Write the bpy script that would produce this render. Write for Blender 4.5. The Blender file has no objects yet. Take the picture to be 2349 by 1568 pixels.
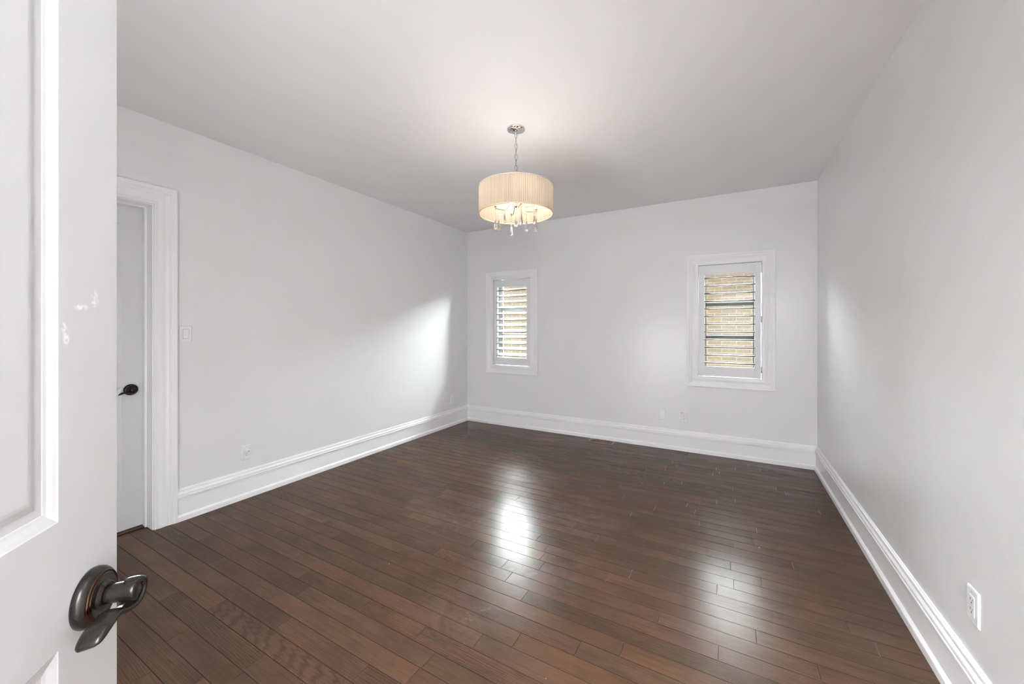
import bpy, bmesh, math, random
from mathutils import Matrix, Vector
random.seed(7)
C = bpy.context.scene.collection
sc = bpy.context.scene
PI = math.pi

# ------------------------------------------------------------------ camera, sky, lights, exposure
FPX, CAM_Z, YAW = 890.0, 1.345, math.radians(29.35)
cam = bpy.data.objects.new('camera', bpy.data.cameras.new('camera'))
C.objects.link(cam)
cam.location = (0, 0, CAM_Z)
cam.rotation_euler = (PI/2, 0, YAW)
cam.data.sensor_width = 36.0
cam.data.lens = 36.0*FPX/2349.0
cam.data.shift_y = -32.0/2349.0
cam.data.clip_start = 0.02
sc.camera = cam
FW = Vector((-math.sin(YAW), math.cos(YAW), 0)); RT = Vector((math.cos(YAW), math.sin(YAW), 0))

SKY = 150.0
BULB = 145.0
FILL_W = 400.0
FILL_C = 8.0
FILL_H = 6300.0
FILL_F = 50.0
HALL_FILL = 30.0
world = bpy.data.worlds.new('overcast_sky'); sc.world = world
world.use_nodes = True
wn = world.node_tree.nodes
wn['Background'].inputs[0].default_value = (0.93, 0.97, 1.0, 1)
wn['Background'].inputs[1].default_value = SKY
sc.view_settings.view_transform = 'Standard'
sc.view_settings.look = 'None'
sc.view_settings.exposure = 0.13
sc.view_settings.gamma = 1.0
sc.view_settings.use_curve_mapping = False
sc.cycles.diffuse_bounces = 8
sc.cycles.max_bounces = 14

def area_light(name, loc, target, size, power, col=(1, 1, 1)):
    l = bpy.data.lights.new(name, 'AREA'); l.energy = power; l.color = col
    l.shape = 'DISK'; l.size = size
    o = bpy.data.objects.new(name, l); C.objects.link(o)
    o.location = loc
    o.rotation_euler = (Vector(target)-Vector(loc)).to_track_quat('-Z', 'Y').to_euler()
    return o
# fill spots added out of view, in place of camera flashes: bounced in the hall behind the camera, and behind the open door off the front wall and the ceiling
def fill_spot(name, loc, target, power, cone, size=0.10):
    l = bpy.data.lights.new(name, 'SPOT'); l.energy = power; l.color = (0.965, 0.985, 1.0); l.spot_size = math.radians(cone); l.spot_blend = 1.0; l.shadow_soft_size = size
    o = bpy.data.objects.new(name, l); C.objects.link(o); o.location = loc
    o.rotation_euler = (Vector(target)-Vector(loc)).to_track_quat('-Z', 'Y').to_euler()
fill_spot('fill_on_wall', (-1.45, 0.40, 0.95), (-1.20, -0.315, 0.55), FILL_W, 130)
fill_spot('fill_on_ceiling', (-1.35, 0.20, 1.35), (-1.05, 2.2, 2.745), FILL_C, 120)
fill_spot('fill_on_far_ceiling', (-1.45, 0.24, 1.30), (-0.55, 3.1, 2.745), FILL_F, 62, 0.35)
fill_spot('fill_in_hall', (0.15, -1.15, 1.00), (0.15, -1.25, 2.745), FILL_H, 110)
area_light('hall_fill_light', (0.1, -1.3, 2.60), (0.1, -1.0, 0.0), 0.35, HALL_FILL)  # lamp added out of view to brighten the hall

# ------------------------------------------------------------------ materials
def lin(r, g, b):
    f = lambda c: (c/255/12.92) if c/255 <= 0.04045 else ((c/255+0.055)/1.055)**2.4
    return (f(r), f(g), f(b), 1)

def mat(name, col, rough=0.5, metal=0.0, ior=1.45, bump=0.0, bscale=300, var=0.0, emit=None):
    m = bpy.data.materials.new(name); m.use_nodes = True
    nt = m.node_tree; b = nt.nodes['Principled BSDF']
    col = tuple(col)[:3]+(1,)
    b.inputs['Base Color'].default_value = col
    b.inputs['Roughness'].default_value = rough
    b.inputs['Metallic'].default_value = metal
    b.inputs['IOR'].default_value = ior
    tc = nt.nodes.new('ShaderNodeTexCoord')
    n = nt.nodes.new('ShaderNodeTexNoise'); n.inputs['Scale'].default_value = bscale
    n.inputs['Detail'].default_value = 3
    nt.links.new(tc.outputs['Object'], n.inputs['Vector'])
    if bump:
        bp = nt.nodes.new('ShaderNodeBump'); bp.inputs['Strength'].default_value = bump
        bp.inputs['Distance'].default_value = 0.001
        nt.links.new(n.outputs['Fac'], bp.inputs['Height'])
        nt.links.new(bp.outputs['Normal'], b.inputs['Normal'])
    if var:
        n2 = nt.nodes.new('ShaderNodeTexNoise'); n2.inputs['Scale'].default_value = 6
        nt.links.new(tc.outputs['Object'], n2.inputs['Vector'])
        mx = nt.nodes.new('ShaderNodeMix'); mx.data_type = 'RGBA'
        mx.inputs[6].default_value = tuple(c*(1-var) for c in col[:3])+(1,)
        mx.inputs[7].default_value = tuple(min(1, c*(1+var)) for c in col[:3])+(1,)
        nt.links.new(n2.outputs['Fac'], mx.inputs[0])
        nt.links.new(mx.outputs[2], b.inputs['Base Color'])
    if emit:
        b.inputs['Emission Color'].default_value = emit[0]+(1,)
        b.inputs['Emission Strength'].default_value = emit[1]
    return m

M = {}
M['wall'] = mat('wall_paint', (0.80, 0.80, 0.805), 0.27, ior=1.6, bump=0.06, bscale=160, var=0.012)
M['ceiling'] = mat('ceiling_paint', (0.885, 0.885, 0.89), 0.75, bump=0.05, bscale=200, var=0.01)
M['trim'] = mat('white_trim_paint', (0.88, 0.88, 0.885), 0.34, ior=1.5, bump=0.02, bscale=60)
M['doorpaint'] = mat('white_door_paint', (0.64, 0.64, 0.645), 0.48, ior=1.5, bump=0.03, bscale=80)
M['shutter'] = mat('white_shutter_paint', (0.80, 0.80, 0.81), 0.38, bump=0.02, bscale=60)
M['louver_edge_shade'] = mat('backlit_louver_edge_shade', lin(62, 54, 44), 0.5)  # backlit shade painted onto the front edges of the white louvers
M['sash'] = mat('sage_grey_window_frame', lin(208, 215, 210), 0.4)
M['muntin_shaded'] = mat('shaded_sage_glazing_bar', lin(88, 92, 90), 0.5)  # shaded copy of the sage frame, the shade put into the colour
M['gasket'] = mat('black_glazing_gasket', lin(46, 48, 46), 0.6)
M['plastic'] = mat('white_plastic', (0.82, 0.82, 0.82), 0.3)
M['slot'] = mat('socket_slot', (0.03, 0.03, 0.03), 0.6)
M['bronze'] = mat('oil_rubbed_bronze', (0.012, 0.0095, 0.008), 0.22, metal=0.0, ior=1.36, bump=0.03, bscale=90, var=0.25)
M['copper_rub'] = mat('rubbed_copper_edge', (0.10, 0.05, 0.03), 0.22, metal=1.0)
M['chrome'] = mat('polished_chrome', (0.82, 0.82, 0.83), 0.07, metal=1.0)
M['chain'] = mat('silver_chain', (0.5, 0.5, 0.51), 0.15, metal=1.0)
M['nickel'] = mat('brushed_silver', (0.62, 0.58, 0.52), 0.25, metal=1.0)
M['candle'] = mat('cream_candle_sleeve', (0.9, 0.86, 0.76), 0.5)
M['bulb'] = mat('lit_bulb', (1, 1, 1), 0.5, emit=((1.0, 0.93, 0.84), BULB))
M['trimband'] = mat('tan_shade_binding', lin(214, 186, 152), 0.7)
M['topband'] = mat('pale_shade_binding', lin(205, 200, 194), 0.7)
M['register'] = mat('brown_register', lin(112, 90, 74), 0.5, var=0.1)
M['seam'] = mat('dark_board_seam', lin(46, 33, 26), 0.75, ior=1.2)
M['joint'] = mat('board_end_joint', lin(56, 42, 34), 0.3)
M['dark'] = mat('dark_void', (0.012, 0.010, 0.008), 0.8)
M['threshold'] = mat('dark_wood_threshold', lin(70, 48, 36), 0.4, var=0.2)
M['ground'] = mat('side_yard_gravel', lin(66, 66, 60), 0.9, bump=0.4, bscale=40, var=0.15)
M['roof'] = mat('grey_shingles', lin(110, 106, 102), 0.9, bump=0.3, bscale=20, var=0.2)
M['sky_block'] = mat('dark_sky_block', (0.04, 0.037, 0.034), 0.9)  # near black so the unseen wall throws little light onto the brick

def add_bandcut(m):
    """brush cut-in along the ceiling: a slightly lighter hand-painted band on the walls"""
    nt = m.node_tree; b = nt.nodes['Principled BSDF']
    src = b.inputs['Base Color'].links[0].from_socket
    g = nt.nodes.new('ShaderNodeNewGeometry'); sx = nt.nodes.new('ShaderNodeSeparateXYZ')
    nt.links.new(g.outputs['Position'], sx.inputs[0])
    nz = nt.nodes.new('ShaderNodeTexNoise'); nz.inputs['Scale'].default_value = 1.6; nz.inputs['Detail'].default_value = 2
    nt.links.new(g.outputs['Position'], nz.inputs['Vector'])
    ma = nt.nodes.new('ShaderNodeMath'); ma.operation = 'MULTIPLY_ADD'
    ma.inputs[1].default_value = 0.16
    nt.links.new(nz.outputs['Fac'], ma.inputs[0]); nt.links.new(sx.outputs['Z'], ma.inputs[2])
    mr = nt.nodes.new('ShaderNodeMapRange'); mr.interpolation_type = 'SMOOTHSTEP'
    mr.inputs[1].default_value = 2.62; mr.inputs[2].default_value = 2.66
    nt.links.new(ma.outputs[0], mr.inputs[0])
    mx = nt.nodes.new('ShaderNodeMix'); mx.data_type = 'RGBA'
    nt.links.new(mr.outputs[0], mx.inputs[0]); nt.links.new(src, mx.inputs[6])
    mx.inputs[7].default_value = (0.815, 0.815, 0.82, 1)
    nt.links.new(mx.outputs[2], b.inputs['Base Color'])
add_bandcut(M['wall'])

def add_white_marks(m):
    """small whiter marks by the latch edge of the open door"""
    nt = m.node_tree; b = nt.nodes['Principled BSDF']; L = nt.links.new
    tc = nt.nodes.new('ShaderNodeTexCoord')
    nz = nt.nodes.new('ShaderNodeTexNoise'); nz.inputs['Scale'].default_value = 160; nz.inputs['Detail'].default_value = 3
    L(tc.outputs['Object'], nz.inputs['Vector'])
    acc = None
    for x, y, rx, ry in ((0.100, 1.334, 0.0075, 0.016), (0.104, 1.346, 0.006, 0.008), (0.0495, 1.384, 0.010, 0.016), (0.074, 1.372, 0.016, 0.006)):
        mp = nt.nodes.new('ShaderNodeMapping'); mp.inputs['Location'].default_value = (-x/rx, -y/ry, 0); mp.inputs['Scale'].default_value = (1/rx, 1/ry, 0)
        L(tc.outputs['Object'], mp.inputs['Vector'])
        ln = nt.nodes.new('ShaderNodeVectorMath'); ln.operation = 'LENGTH'; L(mp.outputs[0], ln.inputs[0])
        mr = nt.nodes.new('ShaderNodeMapRange'); mr.interpolation_type = 'SMOOTHSTEP'
        mr.inputs[1].default_value = 0.3; mr.inputs[2].default_value = 1.0; mr.inputs[3].default_value = 1; mr.inputs[4].default_value = 0
        L(ln.outputs['Value'], mr.inputs[0])
        if acc is None: acc = mr.outputs[0]
        else:
            mx = nt.nodes.new('ShaderNodeMath'); mx.operation = 'MAXIMUM'; L(acc, mx.inputs[0]); L(mr.outputs[0], mx.inputs[1]); acc = mx.outputs[0]
    r2 = nt.nodes.new('ShaderNodeMapRange'); r2.inputs[1].default_value = 0.42; r2.inputs[2].default_value = 0.6; L(nz.outputs['Fac'], r2.inputs[0])
    mu = nt.nodes.new('ShaderNodeMath'); mu.operation = 'MULTIPLY'; L(acc, mu.inputs[0]); L(r2.outputs[0], mu.inputs[1])
    c = nt.nodes.new('ShaderNodeMix'); c.data_type = 'RGBA'; L(mu.outputs[0], c.inputs[0])
    c.inputs[6].default_value = b.inputs['Base Color'].default_value; c.inputs[7].default_value = (0.9, 0.9, 0.9, 1)
    L(c.outputs[2], b.inputs['Base Color'])
add_white_marks(M['doorpaint'])

def make_glass(name, tint, fac):
    m = bpy.data.materials.new(name); m.use_nodes = True; nt = m.node_tree; nt.nodes.clear()
    o = nt.nodes.new('ShaderNodeOutputMaterial'); t = nt.nodes.new('ShaderNodeBsdfTransparent')
    g = nt.nodes.new('ShaderNodeBsdfGlossy'); x = nt.nodes.new('ShaderNodeMixShader')
    f = nt.nodes.new('ShaderNodeFresnel'); f.inputs[0].default_value = fac
    t.inputs[0].default_value = tint+(1,); g.inputs[1].default_value = 0.0
    nt.links.new(f.outputs[0], x.inputs[0]); nt.links.new(t.outputs[0], x.inputs[1])
    nt.links.new(g.outputs[0], x.inputs[2]); nt.links.new(x.outputs[0], o.inputs[0])
    return m
M['pane'] = make_glass('window_glass', (0.96, 0.98, 0.97), 1.2)

def make_crystal():
    m = mat('crystal_glass', (0.95, 0.90, 0.84), 0.0, ior=1.58)
    m.node_tree.nodes['Principled BSDF'].inputs['Transmission Weight'].default_value = 1.0
    return m
M['crystal'] = make_crystal()

def make_shade():
    m = bpy.data.materials.new('cream_pleated_fabric'); m.use_nodes = True; nt = m.node_tree; nt.nodes.clear()
    o = nt.nodes.new('ShaderNodeOutputMaterial'); d = nt.nodes.new('ShaderNodeBsdfDiffuse')
    t = nt.nodes.new('ShaderNodeBsdfTranslucent'); x = nt.nodes.new('ShaderNodeMixShader')
    tc = nt.nodes.new('ShaderNodeTexCoord'); n = nt.nodes.new('ShaderNodeTexNoise')
    n.inputs['Scale'].default_value = 400
    nt.links.new(tc.outputs['Object'], n.inputs['Vector'])
    mx = nt.nodes.new('ShaderNodeMix'); mx.data_type = 'RGBA'
    mx.inputs[6].default_value = (0.47, 0.385, 0.30, 1); mx.inputs[7].default_value = (0.51, 0.43, 0.345, 1)
    nt.links.new(n.outputs['Fac'], mx.inputs[0])
    nt.links.new(mx.outputs[2], d.inputs[0]); nt.links.new(mx.outputs[2], t.inputs[0])
    x.inputs[0].default_value = 0.19
    nt.links.new(d.outputs[0], x.inputs[1]); nt.links.new(t.outputs[0], x.inputs[2])
    nt.links.new(x.outputs[0], o.inputs[0])
    return m
M['shade'] = make_shade()

def make_brick():
    m = bpy.data.materials.new('buff_brick'); m.use_nodes = True; nt = m.node_tree
    b = nt.nodes['Principled BSDF']; b.inputs['Roughness'].default_value = 0.9
    g = nt.nodes.new('ShaderNodeTexCoord'); s = nt.nodes.new('ShaderNodeSeparateXYZ')
    c = nt.nodes.new('ShaderNodeCombineXYZ')
    nt.links.new(g.outputs['Object'], s.inputs[0])
    ad = nt.nodes.new('ShaderNodeMath'); ad.operation = 'ADD'
    nt.links.new(s.outputs['X'], ad.inputs[0]); nt.links.new(s.outputs['Y'], ad.inputs[1])
    nt.links.new(ad.outputs[0], c.inputs[0]); nt.links.new(s.outputs['Z'], c.inputs[1])
    br = nt.nodes.new('ShaderNodeTexBrick')
    br.inputs['Scale'].default_value = 1.0
    br.inputs['Brick Width'].default_value = 0.207; br.inputs['Row Height'].default_value = 0.064
    br.inputs['Mortar Size'].default_value = 0.0055; br.inputs['Mortar Smooth'].default_value = 0.2
    br.inputs['Bias'].default_value = -0.1
    br.inputs['Color1'].default_value = (0.150, 0.115, 0.079, 1); br.inputs['Color2'].default_value = (0.120, 0.094, 0.067, 1)
    br.inputs['Mortar'].default_value = (0.20, 0.182, 0.148, 1)
    nt.links.new(c.outputs[0], br.inputs['Vector'])
    n = nt.nodes.new('ShaderNodeTexNoise'); n.inputs['Scale'].default_value = 35; n.inputs['Detail'].default_value = 5
    nt.links.new(g.outputs['Object'], n.inputs['Vector'])
    mr = nt.nodes.new('ShaderNodeMapRange'); mr.inputs[1].default_value = 0.35; mr.inputs[2].default_value = 0.65
    mr.inputs[3].default_value = 0.84; mr.inputs[4].default_value = 1.08
    nt.links.new(n.outputs['Fac'], mr.inputs[0])
    mx = nt.nodes.new('ShaderNodeMix'); mx.data_type = 'RGBA'; mx.blend_type = 'MULTIPLY'; mx.inputs[0].default_value = 1
    nt.links.new(br.outputs['Color'], mx.inputs[6]); nt.links.new(mr.outputs[0], mx.inputs[7])
    nt.links.new(mx.outputs[2], b.inputs['Base Color'])
    bp = nt.nodes.new('ShaderNodeBump'); bp.inputs['Strength'].default_value = 0.6; bp.inputs['Distance'].default_value = 0.006
    inv = nt.nodes.new('ShaderNodeMath'); inv.operation = 'SUBTRACT'; inv.inputs[0].default_value = 1
    nt.links.new(br.outputs['Fac'], inv.inputs[1]); nt.links.new(inv.outputs[0], bp.inputs['Height'])
    nt.links.new(bp.outputs[0], b.inputs['Normal'])
    return m
M['brick'] = make_brick()

def make_oak():
    m = bpy.data.materials.new('dark_stained_oak_boards'); m.use_nodes = True; nt = m.node_tree
    N = nt.nodes.new; L = nt.links.new
    b = nt.nodes['Principled BSDF']
    def math_(op, a=None, v1=None, v2=None, v0=None):
        n = N('ShaderNodeMath'); n.operation = op
        if a is not None: L(a, n.inputs[0])
        if v0 is not None: n.inputs[0].default_value = v0
        for k, v in ((1, v1), (2, v2)):
            if v is None: continue
            if isinstance(v, (int, float)): n.inputs[k].default_value = v
            else: L(v, n.inputs[k])
        return n.outputs[0]
    def rng(a, f0, f1, t0, t1, smooth=True):
        n = N('ShaderNodeMapRange'); L(a, n.inputs[0])
        if smooth: n.interpolation_type = 'SMOOTHSTEP'
        for k, v in zip((1, 2, 3, 4), (f0, f1, t0, t1)): n.inputs[k].default_value = v
        return n.outputs[0]
    def mix(fac, a, c, mode='MIX'):
        n = N('ShaderNodeMix'); n.data_type = 'RGBA'; n.blend_type = mode
        for k, v in ((0, fac), (6, a), (7, c)):
            if isinstance(v, (int, float, tuple)): n.inputs[k].default_value = v
            else: L(v, n.inputs[k])
        return n.outputs[2]
    uv = N('ShaderNodeUVMap'); uv.uv_map = 'UVMap'
    at = N('ShaderNodeVertexColor'); at.layer_name = 'board'
    sp = N('ShaderNodeSeparateColor'); L(at.outputs['Color'], sp.inputs[0])
    def noise(vec, scale, detail=4, rough=0.55, sxyz=(1, 1, 1)):
        mp = N('ShaderNodeMapping'); L(vec, mp.inputs['Vector']); mp.inputs['Scale'].default_value = sxyz
        n = N('ShaderNodeTexNoise'); n.inputs['Scale'].default_value = scale
        n.inputs['Detail'].default_value = detail; n.inputs['Roughness'].default_value = rough
        L(mp.outputs[0], n.inputs['Vector']); return n.outputs['Fac']
    # board colours: grey-brown, red-brown, orange-brown
    cr = N('ShaderNodeValToRGB'); L(sp.outputs[0], cr.inputs[0])
    cr.color_ramp.interpolation = 'LINEAR'
    e = cr.color_ramp.elements
    e[0].position = 0.0; e[0].color = (0.096, 0.060, 0.040, 1)
    e[1].position = 1.0; e[1].color = (0.119, 0.067, 0.040, 1)
    for p, c in ((0.3, (0.102, 0.061, 0.041, 1)), (0.55, (0.110, 0.062, 0.043, 1)), (0.8, (0.110, 0.066, 0.045, 1))):
        k = e.new(p); k.color = c
    base = mix(1.0, cr.outputs[0], mix(sp.outputs[1], (0.74, 0.71, 0.67, 1), (0.88, 0.835, 0.79, 1)), 'MULTIPLY')
    # slow clouding
    cl = noise(uv.outputs[0], 3.0, 3, 0.5, (1, 2.2, 1))
    base = mix(1.0, base, mix(rng(cl, 0.3, 0.7, 0, 1), (0.82, 0.84, 0.86, 1), (1.12, 1.09, 1.06, 1)), 'MULTIPLY')
    # cathedral figure: warped bands running with the board
    wv = N('ShaderNodeTexWave'); wv.wave_type = 'RINGS'; wv.rings_direction = 'Z'
    wv.inputs['Scale'].default_value = 9.0; wv.inputs['Distortion'].default_value = 7.0
    wv.inputs['Detail'].default_value = 3; wv.inputs['Detail Scale'].default_value = 1.2
    mpw = N('ShaderNodeMapping'); L(uv.outputs[0], mpw.inputs['Vector']); mpw.inputs['Scale'].default_value = (0.42, 4.2, 1)
    L(mpw.outputs[0], wv.inputs['Vector'])
    fig = rng(wv.outputs['Fac'], 0.45, 0.95, 0, 1)
    pores = rng(noise(uv.outputs[0], 1.0, 5, 0.65, (14, 420, 1)), 0.50, 0.72, 0, 1)
    streak = rng(noise(uv.outputs[0], 1.0, 4, 0.6, (3.5, 90, 1)), 0.45, 0.68, 0, 1)
    figw = math_('MULTIPLY', fig, rng(sp.outputs[2], 0.2, 0.9, 0.10, 0.9))
    figp = math_('MULTIPLY', figw, math_('MULTIPLY_ADD', pores, 0.6, 0.45))
    col = mix(figp, base, mix(1.0, base, (0.33, 0.35, 0.37, 1), 'MULTIPLY'))
    col = mix(math_('MULTIPLY', pores, 0.50), col, mix(1.0, col, (0.45, 0.45, 0.46, 1), 'MULTIPLY'))
    col = mix(math_('MULTIPLY', streak, 0.34), col, mix(1.0, col, (0.55, 0.54, 0.52, 1), 'MULTIPLY'))
    # scuffed dust where something stood, in swirls
    geo = N('ShaderNodeNewGeometry')
    def blob(x, y, rx, ry):
        mp = N('ShaderNodeMapping'); mp.vector_type = 'POINT'
        mp.inputs['Location'].default_value = (-x/rx, -y/ry, 0); mp.inputs['Scale'].default_value = (1/rx, 1/ry, 0)
        L(geo.outputs['Position'], mp.inputs['Vector'])
        ln = N('ShaderNodeVectorMath'); ln.operation = 'LENGTH'; L(mp.outputs[0], ln.inputs[0])
        return rng(ln.outputs['Value'], 0.25, 1.0, 1, 0)
    area = blob(-1.62, 3.10, 0.55, 0.42)
    for args in ((-0.98, 2.62, 0.45, 0.35), (-0.95, 2.0, 0.42, 0.5), (-1.62, 2.2, 0.35, 0.45), (-1.1, 1.5, 0.35, 0.35)):
        area = math_('MAXIMUM', area, blob(*args))
    sw = N('ShaderNodeTexNoise'); sw.inputs['Scale'].default_value = 4.5; sw.inputs['Detail'].default_value = 8
    sw.inputs['Roughness'].default_value = 0.7; sw.inputs['Distortion'].default_value = 1.6
    L(geo.outputs['Position'], sw.inputs['Vector'])
    dust = math_('MULTIPLY', area, rng(sw.outputs['Fac'], 0.38, 0.85, 0, 1, False))
    col = mix(math_('MULTIPLY', dust, 0.16), col, (0.30, 0.26, 0.27, 1))
    # crumbs of plaster
    vo = N('ShaderNodeTexVoronoi'); vo.inputs['Scale'].default_value = 5.5; L(geo.outputs['Position'], vo.inputs['Vector'])
    dot = rng(vo.outputs['Distance'], 0.012, 0.022, 1, 0)
    pick = N('ShaderNodeSeparateColor'); L(vo.outputs['Color'], pick.inputs[0])
    dot = math_('MULTIPLY', dot, math_('GREATER_THAN', pick.outputs[0], 0.45))
    col = mix(math_('MULTIPLY', dot, 0.6), col, (0.6, 0.55, 0.5, 1))
    L(col, b.inputs['Base Color'])
    rn = noise(geo.outputs['Position'], 9.0, 4, 0.6)
    rough = math_('MULTIPLY_ADD', rn, 0.08, math_('MULTIPLY_ADD', dust, 0.10, 0.18))
    L(rough, b.inputs['Roughness'])
    b.inputs['IOR'].default_value = 1.38
    b.inputs['Specular IOR Level'].default_value = 0.18
    hgt = math_('MULTIPLY_ADD', pores, -0.5, math_('MULTIPLY', noise(geo.outputs['Position'], 26.0, 3), 1.2))
    bp = N('ShaderNodeBump'); bp.inputs['Strength'].default_value = 0.10; bp.inputs['Distance'].default_value = 0.002
    L(hgt, bp.inputs['Height']); L(bp.outputs[0], b.inputs['Normal'])
    return m
M['oak'] = make_oak()

# ------------------------------------------------------------------ mesh helpers
def box(bm, x0, y0, z0, x1, y1, z1, mi=0, bev=0.0):
    x0, x1 = sorted((x0, x1)); y0, y1 = sorted((y0, y1)); z0, z1 = sorted((z0, z1))
    vs = [bm.verts.new((x, y, z)) for x in (x0, x1) for y in (y0, y1) for z in (z0, z1)]
    fs = [bm.faces.new([vs[i] for i in q]) for q in
          ((0, 1, 3, 2), (4, 6, 7, 5), (0, 4, 5, 1), (2, 3, 7, 6), (0, 2, 6, 4), (1, 5, 7, 3))]
    for f in fs: f.material_index = mi
    if bev:
        es = list({e for f in fs for e in f.edges})
        r = bmesh.ops.bevel(bm, geom=es, offset=bev, segments=2, affect='EDGES', profile=0.5)
        for f in r['faces']: f.material_index = mi
    return vs

def lathe(bm, prof, mtx=Matrix(), seg=32, mi=0, cap=True):
    """prof: (radius, height) along local z"""
    rings = []
    for r, h in prof:
        rings.append([bm.verts.new(mtx @ Vector((r*math.cos(2*PI*k/seg), r*math.sin(2*PI*k/seg), h))) for k in range(seg)])
    for a, b in zip(rings, rings[1:]):
        for k in range(seg):
            f = bm.faces.new((a[k], a[(k+1) % seg], b[(k+1) % seg], b[k])); f.material_index = mi; f.smooth = True
    if cap:
        for ring, rev in ((rings[0], True), (rings[-1], False)):
            f = bm.faces.new(list(reversed(ring)) if rev else ring); f.material_index = mi

def tube(bm, pts, r, seg=10, mi=0, closed=False, cap=True):
    pts = [Vector(p) for p in pts]; n = len(pts); rings = []
    rs = r if isinstance(r, (list, tuple)) else [r]*n
    up = None
    for i, p in enumerate(pts):
        if closed: t = pts[(i+1) % n]-pts[i-1]
        else: t = pts[min(i+1, n-1)]-pts[max(i-1, 0)]
        t.normalize()
        if up is None:
            up = Vector((0, 0, 1)) if abs(t.z) < 0.9 else Vector((1, 0, 0))
        x = (up - t*up.dot(t)).normalized(); y = t.cross(x); up = x
        rings.append([bm.verts.new(p+x*rs[i]*math.cos(2*PI*k/seg)+y*rs[i]*math.sin(2*PI*k/seg)) for k in range(seg)])
    m = n if closed else n-1
    for i in range(m):
        a, b = rings[i], rings[(i+1) % n]
        for k in range(seg):
            f = bm.faces.new((a[k], a[(k+1) % seg], b[(k+1) % seg], b[k])); f.smooth = True; f.material_index = mi
    if cap and not closed:
        bm.faces.new(list(reversed(rings[0]))).material_index = mi; bm.faces.new(rings[-1]).material_index = mi

def frame_sweep(bm, prof, u0, u1, v0, v1, closed=True, mi=0, w0=0.0):
    """mitred moulding round a rectangle; prof = (outward offset, height above the plane)"""
    rings = []
    for o, t in prof:
        if closed: pts = ((u0-o, v0-o), (u0-o, v1+o), (u1+o, v1+o), (u1+o, v0-o))
        else: pts = ((u0-o, v0), (u0-o, v1+o), (u1+o, v1+o), (u1+o, v0))
        rings.append([bm.verts.new((u, v, w0+t)) for u, v in pts])
    m = 4 if closed else 3
    for a, b in zip(rings, rings[1:]):
        for k in range(m):
            f = bm.faces.new((a[k], b[k], b[(k+1) % 4], a[(k+1) % 4])); f.material_index = mi
    if not closed:
        for k in (0, 3):
            try: bm.faces.new([r[k] for r in rings])
            except ValueError: pass

def finish(bm, mtx=None):
    if mtx is not None: bm.transform(mtx)
    bmesh.ops.recalc_face_normals(bm, faces=bm.faces[:])

def obj(name, bm, mats, parent=None, mtx=None, recalc=True, smooth_angle=None):
    """link a bmesh as one object; mtx is the world placement of the drawing frame, stored as the object's own transform when top-level"""
    if recalc: bmesh.ops.recalc_face_normals(bm, faces=bm.faces[:])
    me = bpy.data.meshes.new(name); bm.to_mesh(me); bm.free()
    for m in (mats if isinstance(mats, (list, tuple)) else [mats]): me.materials.append(m)
    o = bpy.data.objects.new(name, me); C.objects.link(o)
    if smooth_angle:
        for p in me.polygons: p.use_smooth = True
        me.set_sharp_from_angle(angle=math.radians(smooth_angle))
    if mtx is not None: o.matrix_world = mtx
    if parent: o.parent = parent
    return o

def tag(o, label=None, cat=None, group=None, kind=None):
    if label: o['label'] = label
    if cat: o['category'] = cat
    if group: o['group'] = group
    if kind: o['kind'] = kind
    return o

def empty(name, mtx, label, cat, group=None, kind=None):
    o = bpy.data.objects.new(name, None); C.objects.link(o); o.matrix_world = mtx
    o.empty_display_size = 0.05
    return tag(o, label, cat, group, kind)

def copy_tree(o, parent=None):
    c = o.copy(); C.objects.link(c)
    if parent: c.parent = parent
    for ch in list(o.children): copy_tree(ch, c)
    return c

def basis(u, v, w, org):
    return Matrix(((u[0], v[0], w[0], org[0]), (u[1], v[1], w[1], org[1]), (u[2], v[2], w[2], org[2]), (0, 0, 0, 1)))
XL, XR, YB, YF, H = -3.355, 0.722, 4.635, -0.315, 2.745
WL = basis((0, 1, 0), (0, 0, 1), (1, 0, 0), (XL, 0, 0))      # u = +Y, v = up, w = into the room
WB = basis((1, 0, 0), (0, 0, 1), (0, -1, 0), (0, YB, 0))     # u = +X
WR = basis((0, -1, 0), (0, 0, 1), (-1, 0, 0), (XR, 0, 0))    # u = -Y
WFm = basis((-1, 0, 0), (0, 0, 1), (0, 1, 0), (0, YF, 0))    # u = -X
def at(W, u, v, w=0.0): return W @ Matrix.Translation((u, v, w))

# ------------------------------------------------------------------ the room shell
TH = 0.17
DL0, DL1, DLH = 0.31, 1.078, 2.165          # closet doorway in the left wall (along Y)
DF0, DF1, DFH = -0.205, 0.60, 2.14          # entry doorway behind the camera (along X)
WIN = (-2.612, -0.0105); WHW, WZ0, WZ1 = 0.300, 0.820, 2.025

def wall(name, W, u0, u1, holes, label, th=TH):
    bm = bmesh.new(); us = sorted(holes); cur = u0
    for (a, b, z0, z1) in us:
        if a > cur: box(bm, cur, 0, -th, a, H, 0)
        if z0 > 0: box(bm, a, 0, -th, b, z0, 0)
        box(bm, a, z1, -th, b, H, 0); cur = b
    box(bm, cur, 0, -th, u1, H, 0)
    bmesh.ops.remove_doubles(bm, verts=bm.verts[:], dist=1e-5)
    bmesh.ops.delete(bm, geom=[f for f in bm.faces if any(g is not f and set(g.verts) == set(f.verts) for g in f.verts[0].link_faces)], context='FACES_ONLY')
    return tag(obj(name, bm, M['wall'], mtx=W), label, 'wall', kind='structure')

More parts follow.
